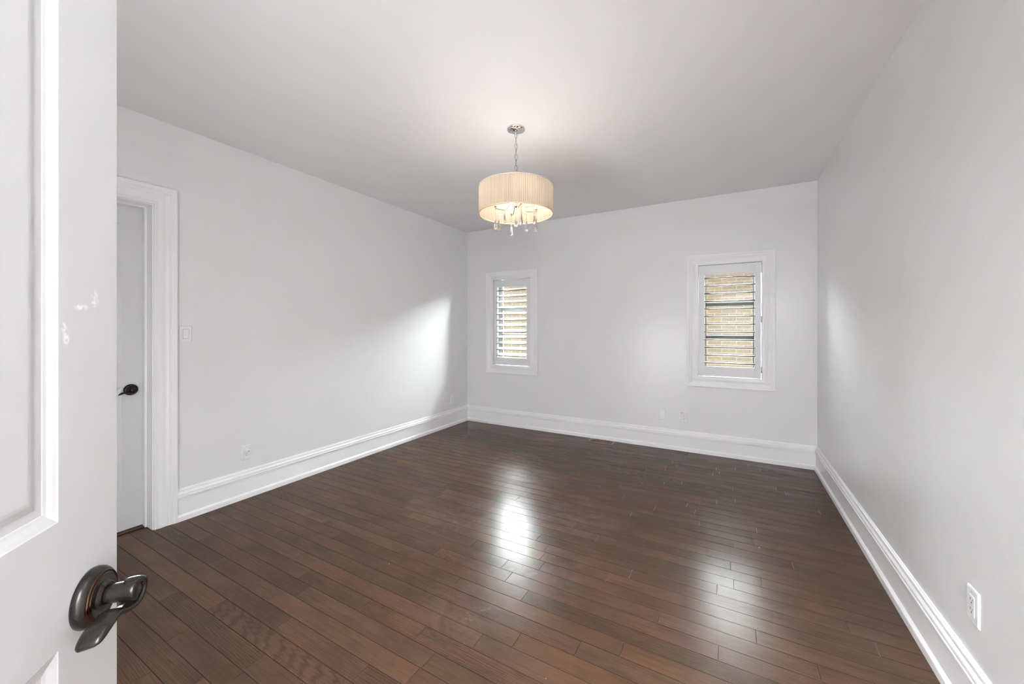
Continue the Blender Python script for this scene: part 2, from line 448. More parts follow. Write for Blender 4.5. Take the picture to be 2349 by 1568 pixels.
wall('wall_left', WL, YF-TH, YB+TH, [(DL0-0.02, DL1+0.02, 0, DLH+0.02)], 'pale grey painted wall on the left with the closet doorway')
wall('wall_right', WR, -(YB+TH), -(YF-TH), [], 'pale grey painted blank wall on the right')
wall('wall_back', WB, XL, XR, [(c-WHW, c+WHW, WZ0, WZ1) for c in WIN], 'pale grey painted far wall with two shuttered windows')
wall('wall_front', WFm, -XR, -XL, [(-DF1, -DF0, 0, DFH)], 'pale grey painted wall around the entry doorway', th=0.13)
bm = bmesh.new(); box(bm, XL-0.17, YF-2.2, H, XR+0.17, YB+0.17, H+0.15)
tag(obj('ceiling', bm, M['ceiling']), 'smooth white flat ceiling', 'ceiling', kind='structure')

# hall outside the entry doorway and a box behind the far door, added to stop sky light leaking in
bm = bmesh.new()
box(bm, -1.0, YF-2.2, 0, -0.9, YF-0.13, H); box(bm, XR+0.07, YF-2.2, 0, XR+0.17, YF-0.13, H)
box(bm, -1.0, YF-2.3, 0, XR+0.17, YF-2.2, H)
tag(obj('wall_hall', bm, M['wall']), 'pale grey hall walls outside the entry doorway', 'wall', kind='structure')
bm = bmesh.new(); box(bm, XL-0.60, DL0-0.2, 0, XL-0.55, DL1+0.2, H)
for y in (DL0-0.25, DL1+0.2): box(bm, XL-0.60, y, 0, XL-TH, y+0.05, H)
box(bm, XL-0.60, DL0-0.25, H-0.3, XL-TH, DL1+0.25, H)
tag(obj('wall_light_block', bm, M['wall']), 'plain box behind the far door, added to stop sky light', 'wall', kind='structure')

# outer wall of this house, unseen, enlarged to keep sky light off the brick
bm = bmesh.new(); e0, e1 = YB+TH, YB+TH+0.06
box(bm, XL-30, e0, H+0.15, XR+30, e1, 13.5); box(bm, WIN[1]+WHW, e0, -0.4, XR+30, e1, H+0.15); box(bm, XL-30, e0, -0.4, WIN[0]-WHW, e1, H+0.15)
box(bm, WIN[0]+WHW, e0, -0.4, WIN[1]-WHW, e1, H+0.15)
for c in WIN: box(bm, c-WHW, e0, -0.4, c+WHW, e1, WZ0); box(bm, c-WHW, e0, WZ1, c+WHW, e1, H+0.15)
tag(obj('wall_sky_block', bm, M['sky_block']), 'outer wall of the house above and beside the windows, enlarged to block sky light', 'wall', kind='structure')

# ---- floor: every board bevelled, its own tone and grain
PW, POFF = 0.0879, 0.0193
def build_floor():
    bm = bmesh.new(); uvl = bm.loops.layers.uv.new('UVMap'); cl = bm.loops.layers.float_color.new('board')
    x_lo, x_hi, y_lo, y_hi = XL-0.62, XR+0.18, YF-2.3, YB+0.02
    k0 = math.floor((y_lo-POFF)/PW); k1 = math.ceil((y_hi-POFF)/PW)
    rnd = random.Random(11)
    fixed = {}
    def joint(px, py):
        d = CAM_Z*FPX/(py-752.0); t = (px-1174.5)/FPX
        p = RT*(t*d)+FW*d
        fixed.setdefault(math.floor((p.y-POFF)/PW), []).append(p.x)
    for p in ((1187, 1143), (1168, 1183), (1191, 1203), (1234, 1234), (1193, 1305), (1686, 1240), (1730, 1235), (1619, 1272),
              (1676, 1302), (1683, 1345), (1748, 1341), (1735, 1465), (1821, 1302), (1564, 1380), (1512, 1413), (1018, 1132),
              (938, 1158), (945, 1178), (980, 1206), (888, 1216), (1007, 1262), (875, 1290), (1050, 1330), (970, 1365),
              (843, 1382), (970, 1445), (518, 1375), (503, 1412), (565, 1530), (364, 1378), (380, 1470), (632, 1440), (1328, 1480),
              (1100, 1465), (955, 1540), (345, 1540), (1160, 1290), (1075, 1160), (1390, 1330), (1950, 1450), (1880, 1545)):
        joint(*p)
    for k in range(k0, k1+1):
        y0, y1 = max(POFF+k*PW, y_lo), min(POFF+(k+1)*PW, y_hi)
        if y1-y0 < 0.004: continue
        xs = sorted(fixed.get(k, []))
        cuts = [x_lo]
        stops = [x for x in xs]+[x_hi]
        for s in stops:
            while s-cuts[-1] > 1.35:
                cuts.append(cuts[-1]+rnd.uniform(0.35, min(1.15, s-cuts[-1]-0.3)))
            if s-cuts[-1] > 0.12: cuts.append(s)
        cuts[-1] = x_hi
        for a, b in zip(cuts, cuts[1:]):
            g, dz = 0.0013, 0.0013
            tx, ty = rnd.gauss(0, 0.0011), rnd.gauss(0, 0.0035)
            cx, cy = (a+b)/2, (y0+y1)/2
            def z(x, y, base): return base+max(-0.0007, min(0.0007, (x-cx)*tx*0.3+(y-cy)*ty))
            outer = [(a, y0), (b, y0), (b, y1), (a, y1)]
            inner = [(a+g, y0+g), (b-g, y0+g), (b-g, y1-g), (a+g, y1-g)]
            vo = [bm.verts.new((x, y, z(x, y, -0.0012-dz))) for x, y in outer]
            vi = [bm.verts.new((x, y, z(x, y, -0.0007))) for x, y in inner]
            fs = [bm.faces.new(vi)]
            for q in range(4):
                fs.append(bm.faces.new((vo[q], vo[(q+1) % 4], vi[(q+1) % 4], vi[q]))); fs[-1].material_index = 1+q % 2
            ox, oy = rnd.uniform(0, 60), rnd.uniform(0, 60); c = (rnd.random(), rnd.random(), rnd.random(), 1)
            for f in fs:
                for l in f.loops:
                    l[uvl].uv = (l.vert.co.x-cx+ox, l.vert.co.y-cy+oy); l[cl] = c
    o = obj('floor', bm, [M['oak'], M['seam'], M['joint']], recalc=False)
    return o
fl = tag(build_floor(), 'dark brown glossy oak board floor with dusty scuffs', 'floor', kind='structure')
bm = bmesh.new(); box(bm, XL-0.62, YF-2.3, -0.2, XR+0.18, YB+0.02, -0.004)
tag(obj('floor_slab', bm, M['dark']), 'dark slab under the floor boards', 'floor', kind='structure')

# ---- baseboards
BASE = [(0.0, 0.0), (0.028, 0.0), (0.028, 0.031), (0.0265, 0.034), (0.0165, 0.0425), (0.015, 0.044), (0.015, 0.148), (0.0172, 0.150), (0.0172, 0.1545),
        (0.0130, 0.156), (0.0120, 0.1590), (0.0222, 0.160), (0.0238, 0.165), (0.0236, 0.171), (0.0212, 0.1735), (0.0200, 0.1745),
        (0.0204, 0.1785), (0.0212, 0.184), (0.0200, 0.1895), (0.0165, 0.194), (0.0132, 0.199), (0.0125, 0.203), (0.0128, 0.209),
        (0.0108, 0.2145), (0.0070, 0.2165), (0.0060, 0.221), (0.0, 0.2225)]
def baseboard(name, W, u0, u1, m0, m1, label):
    bm = bmesh.new()
    a = [bm.verts.new((u0+(t if m0 else 0), z, t)) for t, z in BASE]
    b = [bm.verts.new((u1-(t if m1 else 0), z, t)) for t, z in BASE]
    for i in range(len(BASE)-1): bm.faces.new((a[i], b[i], b[i+1], a[i+1]))
    bm.faces.new(a); bm.faces.new(b)
    return tag(obj(name, bm, M['trim'], mtx=W), label, 'baseboard', kind='structure')
CASE_L = 0.122
bl = baseboard('baseboard_left', WL, DL1+0.006+CASE_L, YB, False, True, 'tall white moulded baseboard along the left wall')
baseboard('baseboard_left_near', WL, YF, DL0-0.006-CASE_L, True, False, 'short white baseboard left of the closet door')
bb = baseboard('baseboard_back', WB, XL, XR, True, True, 'tall white moulded baseboard along the far wall')
baseboard('baseboard_right', WR, -YB, -YF, True, True, 'tall white moulded baseboard along the right wall')
baseboard('baseboard_front', WFm, -DF0+0.10, -XL, False, True, 'white baseboard beside the entry doorway')

# ---- casings
CAS = [(0.0, 0.0), (0.0, 0.012), (0.003, 0.0145), (0.006, 0.0140), (0.0065, 0.0115), (0.013, 0.0118), (0.0135, 0.0140), (0.0175, 0.0142),
       (0.0185, 0.0160), (0.030, 0.0172), (0.042, 0.0168), (0.052, 0.0150), (0.060, 0.0145), (0.068, 0.0160), (0.0740, 0.0190), (0.0780, 0.0195),
       (0.0785, 0.0175), (0.0850, 0.0178), (0.0855, 0.0205), (0.0930, 0.0210), (0.0960, 0.0235), (0.1000, 0.0245), (0.1100, 0.0250),
       (0.1180, 0.0265), (0.1220, 0.0255), (0.1220, 0.0)]
def scaled(prof, wd): return [(o*wd/0.122, t) for o, t in prof]

# ------------------------------------------------------------------ lever door handle
def ribbon(bm, path, seg=10):
    """path: (a, b, h, half width along h, half thickness); swept lever blade with a rounded section"""
    rings = []; n = len(path)
    for i, (a, b, h, hw, ht, tw) in enumerate(path):
        p0, p1 = path[max(i-1, 0)], path[min(i+1, n-1)]
        t = Vector((p1[0]-p0[0], p1[1]-p0[1])).normalized(); nr = Vector((-t.y, t.x))
        ring = []
        for k in range(seg*2):
            th = 2*PI*k/(seg*2); cx, cy = math.cos(th), math.sin(th)
            sx = math.copysign(abs(cx)**0.75, cx); sy = math.copysign(abs(cy)**0.75, cy)
            ring.append(bm.verts.new((a+nr.x*ht*sy, b+nr.y*ht*sy+tw*hw*sx, h+hw*sx)))
        rings.append(ring)
    m = seg*2
    for r0, r1 in zip(rings, rings[1:]):
        for k in range(m):
            f = bm.faces.new((r0[k], r0[(k+1) % m], r1[(k+1) % m], r1[k])); f.smooth = True
    bm.faces.new(list(reversed(rings[0]))); bm.faces.new(rings[-1])

def catmull(pts, n=6):
    out = []
    for i in range(len(pts)-1):
        p0, p1, p2, p3 = (Vector(pts[max(i-1, 0)]), Vector(pts[i]), Vector(pts[i+1]), Vector(pts[min(i+2, len(pts)-1)]))
        for k in range(n):
            t = k/n
            out.append(tuple(0.5*((2*p1)+(p2-p0)*t+(2*p0-5*p1+4*p2-p3)*t*t+(-p0+3*p1-3*p2+p3)*t**3)))
    out.append(tuple(pts[-1])); return out

def lever_handle(parent, frame):
    """frame: x = towards the hinge, y = up, z = out of the door face"""
    bm = bmesh.new()
    lathe(bm, [(0.0365, 0.0), (0.0372, 0.003), (0.0366, 0.008), (0.0335, 0.0125), (0.0312, 0.0138)], seg=48, cap=True, mi=0)
    lathe(bm, [(0.0312, 0.0138), (0.0306, 0.0152), (0.0298, 0.0152)], seg=48, cap=False, mi=1)
    lathe(bm, [(0.0298, 0.0152), (0.0290, 0.0142), (0.0275, 0.0150)], seg=48, cap=False, mi=0)
    lathe(bm, [(0.0275, 0.0150), (0.0268, 0.0160), (0.0258, 0.0160)], seg=48, cap=False, mi=1)
    lathe(bm, [(0.0258, 0.0160), (0.0246, 0.0148), (0.0200, 0.0146), (0.0172, 0.0170), (0.0160, 0.0200), (0.0140, 0.0205), (0.0125, 0.0190)], seg=48, mi=0)
    h = obj('door_handle', bm, [M['bronze'], M['copper_rub']], recalc=True)
    h['label'] = 'dark bronze lever handle on a round rose'
    h.parent = parent; h.matrix_local = frame
    bm = bmesh.new()
    lathe(bm, [(0.0118, 0.018), (0.0118, 0.024), (0.0122, 0.034), (0.0130, 0.044), (0.0136, 0.0510), (0.0125, 0.0530), (0.0050, 0.0535)], seg=36)
    # a (towards the hinge), b (up), h (off the door), half width, half thickness, twist
    keys = [(0.0060, 0.0040, 0.0450, 0.0040, 0.0030, 0), (0.0025, 0.0098, 0.0455, 0.0085, 0.0042, 0), (-0.0060, 0.0102, 0.0460, 0.0115, 0.0048, 0),
            (-0.0122, 0.0036, 0.0450, 0.0120, 0.0048, 0), (-0.0132, -0.0060, 0.0440, 0.0120, 0.0046, 0), (-0.0080, -0.0165, 0.0430, 0.0118, 0.0044, 0),
            (0.0020, -0.0200, 0.0415, 0.0112, 0.0042, 0), (0.0130, -0.0185, 0.0390, 0.0110, 0.0044, 0), (0.0260, -0.0125, 0.0370, 0.0118, 0.0052, 0),
            (0.0400, -0.0135, 0.0360, 0.0130, 0.0062, 0.04), (0.0520, -0.0160, 0.0355, 0.0138, 0.0066, 0.08), (0.0600, -0.0200, 0.0350, 0.0136, 0.0058, 0.12),
            (0.0655, -0.0240, 0.0345, 0.0120, 0.0042, 0.16), (0.0680, -0.0262, 0.0340, 0.0080, 0.0018, 0.18)]
    ribbon(bm, catmull(keys, 5))
    lv = obj('lever', bm, M['bronze']); lv.parent = h
    return h

# ------------------------------------------------------------------ panelled door leaf
PRO = [(0.0, 0.0000), (0.0015, -0.0007), (0.006, -0.0019), (0.012, -0.0042), (0.0155, -0.0050), (0.0165, -0.0056), (0.0230, -0.0057),
       (0.0260, -0.0055), (0.0300, -0.0041), (0.0360, -0.0021), (0.0395, -0.0016), (0.0410, -0.0015)]
def door_leaf(name, parent, frame, W, Hh):
    """frame: x from the latch edge towards the hinge, y up, z out of the visible face"""
    bm = bmesh.new(); T = 0.035; ST = 0.1125
    pans = [(ST, W-ST, 0.235, 0.955), (ST, W-ST, 1.110, Hh-0.125)]
    def q(x0, y0, x1, y1): bm.faces.new([bm.verts.new((x, y, 0)) for x, y in ((x0, y0), (x1, y0), (x1, y1), (x0, y1))])
    e = 0.0025
    q(e, 0.012, ST, Hh); q(W-ST, 0.012, W, Hh)
    ys = [0.012]+[v for p in pans for v in p[2:]]+[Hh]
    for i in range(0, len(ys), 2): q(ST, ys[i], W-ST, ys[i+1])
    for (x0, x1, y0, y1) in pans:
        rings = [[bm.verts.new((x, y, d)) for x, y in ((x0+i, y0+i), (x1-i, y0+i), (x1-i, y1-i), (x0+i, y1-i))] for i, d in PRO]
        for a, b in zip(rings, rings[1:]):
            for k in range(4): bm.faces.new((a[k], a[(k+1) % 4], b[(k+1) % 4], b[k]))
        bm.faces.new(rings[-1])
    # rounded latch edge, sides and back
    edge = [(e, 0.0), (0.0007, -0.0007), (0.0, -e), (0.0, -T), (W, -T), (W, 0.0)]
    lo = [bm.verts.new((x, 0.012, z)) for x, z in edge]; hi = [bm.verts.new((x, Hh, z)) for x, z in edge]
    for i in range(5): bm.faces.new((lo[i], lo[i+1], hi[i+1], hi[i]))
    bm.faces.new(lo); bm.faces.new(hi)
    bmesh.ops.remove_doubles(bm, verts=bm.verts[:], dist=1e-5)
    o = obj(name, bm, M['doorpaint']); o.parent = parent; o.matrix_local = frame
    return o

# entry door, open, filling the left of the picture
d_dir = (RT*(-0.324)+FW*0.946).normalized()      # hinge -> latch
n_dir = (RT*0.946+FW*0.324).normalized()
Pe = RT*(-0.5854)+FW*0.576
DW = 0.80
fr = basis(-d_dir, Vector((0, 0, 1)), n_dir, Pe)
# frame needs right-handedness: x = -d, y = up, z = n
hinge = Pe - d_dir*DW
entry = empty('door_2', Matrix.Translation(hinge), 'open white panelled door at the left edge with a bronze lever', 'door', kind='structure')
inv = entry.matrix_world.inverted()
lf = door_leaf('door_leaf', entry, inv @ fr, DW, 2.11)
lever_handle(entry, inv @ fr @ Matrix.Translation((0.060, 0.985, 0)))
# its frame in the front wall
bm = bmesh.new()
frame_sweep(bm, scaled(CAS, 0.095), -DF1, -DF0, 0, DFH, closed=False)
tag(obj('trim_1', bm, M['trim'], mtx=WFm), 'white casing around the entry doorway', 'trim', kind='structure')
bm = bmesh.new()
box(bm, -DF1, 0, -0.13, -DF1+0.004, DFH, 0); box(bm, -DF0-0.004, 0, -0.13, -DF0, DFH, 0); box(bm, -DF1, DFH-0.004, -0.13, -DF0, DFH, 0)
tag(obj('trim_2', bm, M['trim'], mtx=WFm), 'white jamb of the entry doorway', 'trim', kind='structure')

# closet door in the left wall
far = empty('door_1', at(WL, DL0, 0, 0), 'closed white closet door behind the open door', 'door', kind='structure')
DD = 0.128
fr = at(WL, DL1, 0, -DD) @ Matrix(((-1, 0, 0, 0), (0, 1, 0, 0), (0, 0, 1, 0), (0, 0, 0, 1)))
inv = far.matrix_world.inverted()
# mirrored frame: draw the leaf with x towards low Y by rotating about the vertical instead of reflecting
def leaf_far():
    bm = bmesh.new(); T = 0.035; ST = 0.1125; W = DL1-DL0-0.006; Hh = DLH-0.004
    x_h = DL0+0.003
    pans = [(ST, W-ST, 0.235, 0.955), (ST, W-ST, 1.110, Hh-0.125)]
    def q(x0, y0, x1, y1): bm.faces.new([bm.verts.new((x, y, 0)) for x, y in ((x0, y0), (x1, y0), (x1, y1), (x0, y1))])
    q(0, 0.012, ST, Hh); q(W-ST, 0.012, W, Hh)
    ys = [0.012]+[v for p in pans for v in p[2:]]+[Hh]
    for i in range(0, len(ys), 2): q(ST, ys[i], W-ST, ys[i+1])
    for (x0, x1, y0, y1) in pans:
        rings = [[bm.verts.new((x, y, d)) for x, y in ((x0+i, y0+i), (x1-i, y0+i), (x1-i, y1-i), (x0+i, y1-i))] for i, d in PRO]
        for a, b in zip(rings, rings[1:]):
            for k in range(4): bm.faces.new((a[k], a[(k+1) % 4], b[(k+1) % 4], b[k]))
        bm.faces.new(rings[-1])
    lo = [bm.verts.new((x, 0.012, z)) for x, z in ((0, 0), (0, -T), (W, -T), (W, 0))]
    hi = [bm.verts.new((v.co.x, Hh, v.co.z)) for v in lo]
    for i in range(3): bm.faces.new((lo[i], lo[i+1], hi[i+1], hi[i]))
    bm.faces.new(lo); bm.faces.new(hi)
    bmesh.ops.remove_doubles(bm, verts=bm.verts[:], dist=1e-5)
    o = obj('door_leaf', bm, M['doorpaint']); o.parent = far
    o.matrix_local = inv @ at(WL, x_h, 0, -DD)
leaf_far()
bm = bmesh.new(); frame_sweep(bm, scaled(CAS, CASE_L), DL0-0.006, DL1+0.006, 0, DLH+0.006, closed=False)
o = obj('door_casing', bm, M['trim']); o.parent = far; o.matrix_local = inv @ WL
bm = bmesh.new()
for a, b in ((DL1, DL1+0.018), (DL0-0.018, DL0)): box(bm, a, 0, -TH, b, DLH, 0.001)
box(bm, DL0-0.018, DLH, -TH, DL1+0.018, DLH+0.018, 0.001)
s0, s1 = -DD+0.002, -DD+0.042
box(bm, DL1-0.011, 0, s0, DL1, DLH, s1, bev=0.002); box(bm, DL0, 0, s0, DL0+0.011, DLH, s1, bev=0.002); box(bm, DL0+0.011, DLH-0.011, s0, DL1-0.011, DLH, s1, bev=0.002)
o = obj('door_jamb', bm, M['trim']); o.parent = far; o.matrix_local = inv @ WL
bm = bmesh.new(); box(bm, DL0, 0.0, -TH, DL1, 0.007, -DD+0.035, bev=0.002)
o = obj('threshold', bm, M['threshold']); o.parent = far; o.matrix_local = inv @ WL
o['label'] = 'dark wood threshold strip'
hf = at(WL, 1.008, 0.935, -DD) @ Matrix.Scale(-1, 4, (1, 0, 0))
h1 = lever_handle(far, inv @ hf)

# ------------------------------------------------------------------ windows and shutters
def build_window(n, uc, label, bar_mat, side=0.276):
    root = empty('window_%d' % n, at(WB, uc, WZ0, 0), label, 'window', kind='structure')
    R = Matrix.Translation((0, -WZ0, 0))          # drawing frame: u about the window's centre line, v = height above floor
    def put(name, bm, mats, parent=root):
        o = obj(name, bm, mats); o.parent = parent
        if parent is root: o.matrix_local = R
        return o
    bm = bmesh.new(); frame_sweep(bm, scaled(CAS, 0.110), -0.290, 0.290, 0.829, 2.016)
    put('casing', bm, M['trim'])
    bm = bmesh.new(); d = -TH-0.02
    box(bm, -WHW, WZ0, d, -0.290, WZ1, 0.001); box(bm, 0.290, WZ0, d, WHW, WZ1, 0.001)
    box(bm, -0.290, WZ0, d, 0.290, 0.829, 0.001); box(bm, -0.290, 2.016, d, 0.290, WZ1, 0.001)
    put('jamb', bm, M['trim'])
    bm = bmesh.new()
    for (o0, o1, w0, w1) in ((side, 0.266, -0.150, -0.088), (0.266, 0.252, -0.150, -0.100), (0.252, 0.226, -0.148, -0.108)):
        i = 0.290-min(o0, 0.276); j = 0.290-o1
        z0, z1 = 0.829, 2.016
        box(bm, -o0, z0+i, w0, -o1, z1-i, w1, bev=0.003); box(bm, o1, z0+i, w0, o0, z1-i, w1, bev=0.003)
        box(bm, -o1, z0+i, w0, o1, z0+j, w1, bev=0.003); box(bm, -o1, z1-j, w0, o1, z1-i, w1, bev=0.003)
    sash = put('sash', bm, M['sash'])
    bm = bmesh.new(); z0, z1 = 0.893, 1.952
    for s in (-1, 1): box(bm, s*0.2255, z0, -0.136, s*0.2195, z1, -0.120)
    box(bm, -0.2195, z0, -0.136, 0.2195, z0+0.006, -0.120); box(bm, -0.2195, z1-0.006, -0.136, 0.2195, z1, -0.120)
    put('gasket', bm, M['gasket'])
    bm = bmesh.new(); box(bm, -0.2895, 0.8295, -0.1305, 0.2895, 2.0155, -0.1275)
    put('pane', bm, M['pane'])
    for z in (1.602, 1.248):
        bm = bmesh.new(); box(bm, -0.2195, z-0.018, -0.144, 0.2195, z+0.018, -0.131, bev=0.002); box(bm, -0.2195, z-0.018, -0.127, 0.2195, z+0.018, -0.114, bev=0.002)
        put('glazing_bar', bm, bar_mat)
    return root
build_window(1, WIN[0], 'left window with sage frame behind its tilted shutter', M['sash'], 0.290)
build_window(2, WIN[1], 'right window with sage glazing bars coloured as shaded, facing buff brick', M['muntin_shaded'])

def louver_bm(tilt):
    bm = bmesh.new(); n = 28; hw, ht = 0.0445, 0.0054
    prof = []
    for k in range(n):
        th = 2*PI*k/n; cx, cy = math.cos(th), math.sin(th)
        prof.append((math.copysign(abs(cx)**0.42, cx)*hw, math.copysign(abs(cy)**0.8, cy)*ht))
    ct, st = math.cos(tilt), math.sin(tilt)
    def ring(u): return [bm.verts.new((u, y*ct-w*st, w*ct+y*st)) for w, y in prof]
    a, b = ring(-0.2285), ring(0.2285)
    for k in range(n):
        f = bm.faces.new((a[k], a[(k+1) % n], b[(k+1) % n], b[k])); f.smooth = True
        w = (prof[k][0]+prof[(k+1) % n][0])/2
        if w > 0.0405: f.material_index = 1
    bm.faces.new(a); bm.faces.new(b)
    return bm
def build_shutter(uc, tilt, hinge_side, label):
    root = empty('window_shutter', at(WB, uc, 0.838, 0), label, 'shutter', 'plantation shutters in the two windows')
    PZ0, PZ1 = 0.0, 1.170
    g_h, g_o = 0.009, 0.006
    xl = -0.290+(g_h if hinge_side < 0 else g_o); xr = 0.290-(g_h if hinge_side > 0 else g_o)
    y0, y1 = -0.003, 1.1715
    w0, w1 = -0.029, -0.001
    for s, a, b in ((-1, xl, -0.2295), (1, 0.2295, xr)):
        bm = bmesh.new(); box(bm, a, y0, w0, b, y1, w1, bev=0.0015); o = obj('stile', bm, M['shutter']); o.parent = root
    for a, b in ((y0, 0.100), (1.075, y1)):
        bm = bmesh.new(); box(bm, -0.2295, a, w0+0.001, 0.2295, b, w1-0.001, bev=0.0015); o = obj('rail', bm, M['shutter']); o.parent = root
    lv = obj('louver', louver_bm(tilt), [M['shutter'], M['louver_edge_shade']]); lv.parent = root
    for k in range(12):
        c = lv if k == 0 else lv.copy()
        if k:
            C.objects.link(c); c.parent = root
        c.location = (0, 0.100+0.0406+0.08125*k, -0.015)
    for z in (0.086, 0.595, 1.102):
        bm = bmesh.new(); x = hinge_side*(0.290-g_h/2)
        box(bm, x-0.0036, z-0.03, -0.020, x+0.0036, z+0.03, -0.0005)
        lathe(bm, [(0.0042, -0.03), (0.0042, 0.03)], Matrix.Translation((x, z, 0.0015)) @ Matrix.Rotation(-PI/2, 4, 'X'), seg=14)
        o = obj('hinge', bm, M['shutter']); o.parent = root
    return root
build_shutter(WIN[0], math.radians(22), -1, 'white louvered shutter with tilted slats, in the left window near the corner')
build_shutter(WIN[1], math.radians(0), 1, 'white louvered shutter with flat open slats, in the right window')

# ------------------------------------------------------------------ electrical plates
def plate_bm(hw=0.0365, hh=0.0585, t=0.0062):
    bm = bmesh.new()
    lo = [bm.verts.new((x, y, 0)) for x, y in ((-hw, -hh), (hw, -hh), (hw, hh), (-hw, hh))]
    mid = [bm.verts.new((x*0.985, y*0.99, t*0.6)) for x, y in ((-hw, -hh), (hw, -hh), (hw, hh), (-hw, hh))]
    b = 0.0045
    hi = [bm.verts.new((x, y, t)) for x, y in ((-hw+b, -hh+b), (hw-b, -hh+b), (hw-b, hh-b), (-hw+b, hh-b))]
    for p, q in ((lo, mid), (mid, hi)):
        for k in range(4): bm.faces.new((p[k], p[(k+1) % 4], q[(k+1) % 4], q[k]))
    bm.faces.new(hi); bm.faces.new(list(reversed(lo)))
    return bm
def screws(root, ys=(0.0475, -0.0475)):
    for y in ys:
        bm = bmesh.new(); lathe(bm, [(0.003, 0.0058), (0.0028, 0.0068), (0.0015, 0.0072)], Matrix.Translation((0, y, 0)), seg=14)
        box(bm, -0.0024, y-0.0004, 0.0069, 0.0024, y+0.0004, 0.0074, mi=1)
        o = obj('screw', bm, [M['plastic'], M['slot']]); o.parent = root
def outlet(W, u, v, label):
    root = empty('wall_outlet', at(W, u, v, 0), label, 'outlet', 'duplex outlets on the walls')
    o = obj('cover_plate', plate_bm(), M['plastic']); o.parent = root
    bm = bmesh.new(); box(bm, -0.0168, -0.0335, 0.004, 0.0168, 0.0335, 0.0076, bev=0.0008)
    z = 0.0079
    for cy in (0.0175, -0.0155):
        box(bm, -0.0075, cy-0.001, 0.006, -0.0055, cy+0.0075, z, mi=1); box(bm, 0.0055, cy, 0.006, 0.0073, cy+0.0065, z, mi=1)
        lathe(bm, [(0.0026, 0.006), (0.0026, z)], Matrix.Translation((0, cy-0.0075, 0)), seg=16, mi=1)
    o = obj('receptacle', bm, [M['plastic'], M['slot']]); o.parent = root
    screws(root)
    return root
outlet(WL, 1.653, 0.357, 'white duplex outlet low on the left wall with a round plug in its upper socket')
outlet(WL, 4.275, 0.361, 'small white outlet low on the left wall beside the far corner')
outlet(WB, -0.441, 0.368, 'white duplex outlet on the far wall below the right window')
outlet(WR, -1.914, 0.403, 'white duplex outlet low on the right wall')
root = empty('blank_wall_plate', at(WB, -0.666, 0.373, 0), 'blank white cover plate on the far wall left of its outlet', 'wall plate')
o = obj('cover_plate', plate_bm(), M['plastic']); o.parent = root
screws(root, (0.030, -0.030))
root = empty('light_switch', at(WL, 1.259, 1.303, 0), 'white rocker light switch on the left wall beside the door casing', 'light switch')
o = obj('cover_plate', plate_bm(0.0365, 0.0585), M['plastic']); o.parent = root
bm = bmesh.new()
pr = [(-0.0325, 0.0062), (-0.0325, 0.0105), (0.0, 0.0070), (0.0325, 0.0085), (0.0325, 0.0062)]
a = [bm.verts.new((-0.0165, y, z)) for y, z in pr]; b = [bm.verts.new((0.0165, y, z)) for y, z in pr]
for k in range(4): bm.faces.new((a[k], a[k+1], b[k+1], b[k]))
bm.faces.new(a); bm.faces.new(b)
o = obj('rocker', bm, M['plastic']); o.parent = root
bm = bmesh.new(); frame_sweep(bm, [(0.0, 0.0062), (0.0006, 0.0066), (0.0012, 0.0062)], -0.0168, 0.0168, -0.033, 0.033)
o = obj('rocker_surround', bm, M['slot']); o.parent = root
screws(root)
# round plug-in in the near outlet
root = empty('plug_adapter', at(WL, 1.653, 0.357+0.0165, 0.0078), 'round white plug pushed into the upper socket of the left wall outlet', 'plug')
bm = bmesh.new(); lathe(bm, [(0.0155, 0.0), (0.0165, 0.002), (0.0160, 0.020), (0.0150, 0.026), (0.0120, 0.029)], seg=32); o = obj('plug_body', bm, M['plastic']); o.parent = root
bm = bmesh.new(); lathe(bm, [(0.0062, 0.0285), (0.0062, 0.0315), (0.0035, 0.0318)], seg=20, mi=0); lathe(bm, [(0.0034, 0.0317), (0.0034, 0.0322)], seg=16, mi=1)
o = obj('cap', bm, [M['plastic'], M['slot']]); o.parent = root

# ------------------------------------------------------------------ floor register
root = empty('floor_register', Matrix.Translation((-1.330, 4.520, 0)), 'brown scrollwork floor register set against the far baseboard', 'floor vent')
bm = bmesh.new(); hw, hh = 0.152, 0.078
lo = [(-hw, -hh, 0), (hw, -hh, 0), (hw, hh, 0), (-hw, hh, 0)]
def ringv(x, y, z): return [bm.verts.new(p) for p in ((-x, -y, z), (x, -y, z), (x, y, z), (-x, y, z))]
rs = [ringv(hw, hh, -0.0005), ringv(hw-0.001, hh-0.001, 0.003), ringv(hw-0.004, hh-0.004, 0.0052), ringv(0.128, 0.052, 0.0056), ringv(0.127, 0.051, 0.0015)]
for p, q in zip(rs, rs[1:]):
    for k in range(4): bm.faces.new((p[k], p[(k+1) % 4], q[(k+1) % 4], q[k]))
o = obj('frame', bm, M['register']); o.parent = root
bm = bmesh.new(); box(bm, -0.127, -0.051, 0.0003, 0.127, 0.051, 0.0010)  # dark sheet in place of the shade inside the opening
o = obj('shade_sheet', bm, M['dark']); o.parent = root; o['label'] = 'dark sheet painted as the shade below the grille'
bm = bmesh.new()
for x in (-0.108, 0.108): box(bm, x-0.004, -0.051, 0.001, x+0.004, 0.051, 0.0050, bev=0.0008)
for i in range(5):
    for j in range(2):
        cx, cy = -0.080+0.040*i, -0.024+0.048*j; s = 1 if (i+j) % 2 else -1
        sp = [(cx+s*(0.020-0.0135*t)*math.cos(2.2*2*PI*t+0.6*j), cy+(0.020-0.0135*t)*math.sin(2.2*2*PI*t+0.6*j), 0.0032) for t in [k/30 for k in range(31)]]
        tube(bm, sp, 0.0022, seg=6)
for i in range(4): box(bm, -0.0615+0.040*i, -0.051, 0.0015, -0.0585+0.040*i, 0.051, 0.0042)
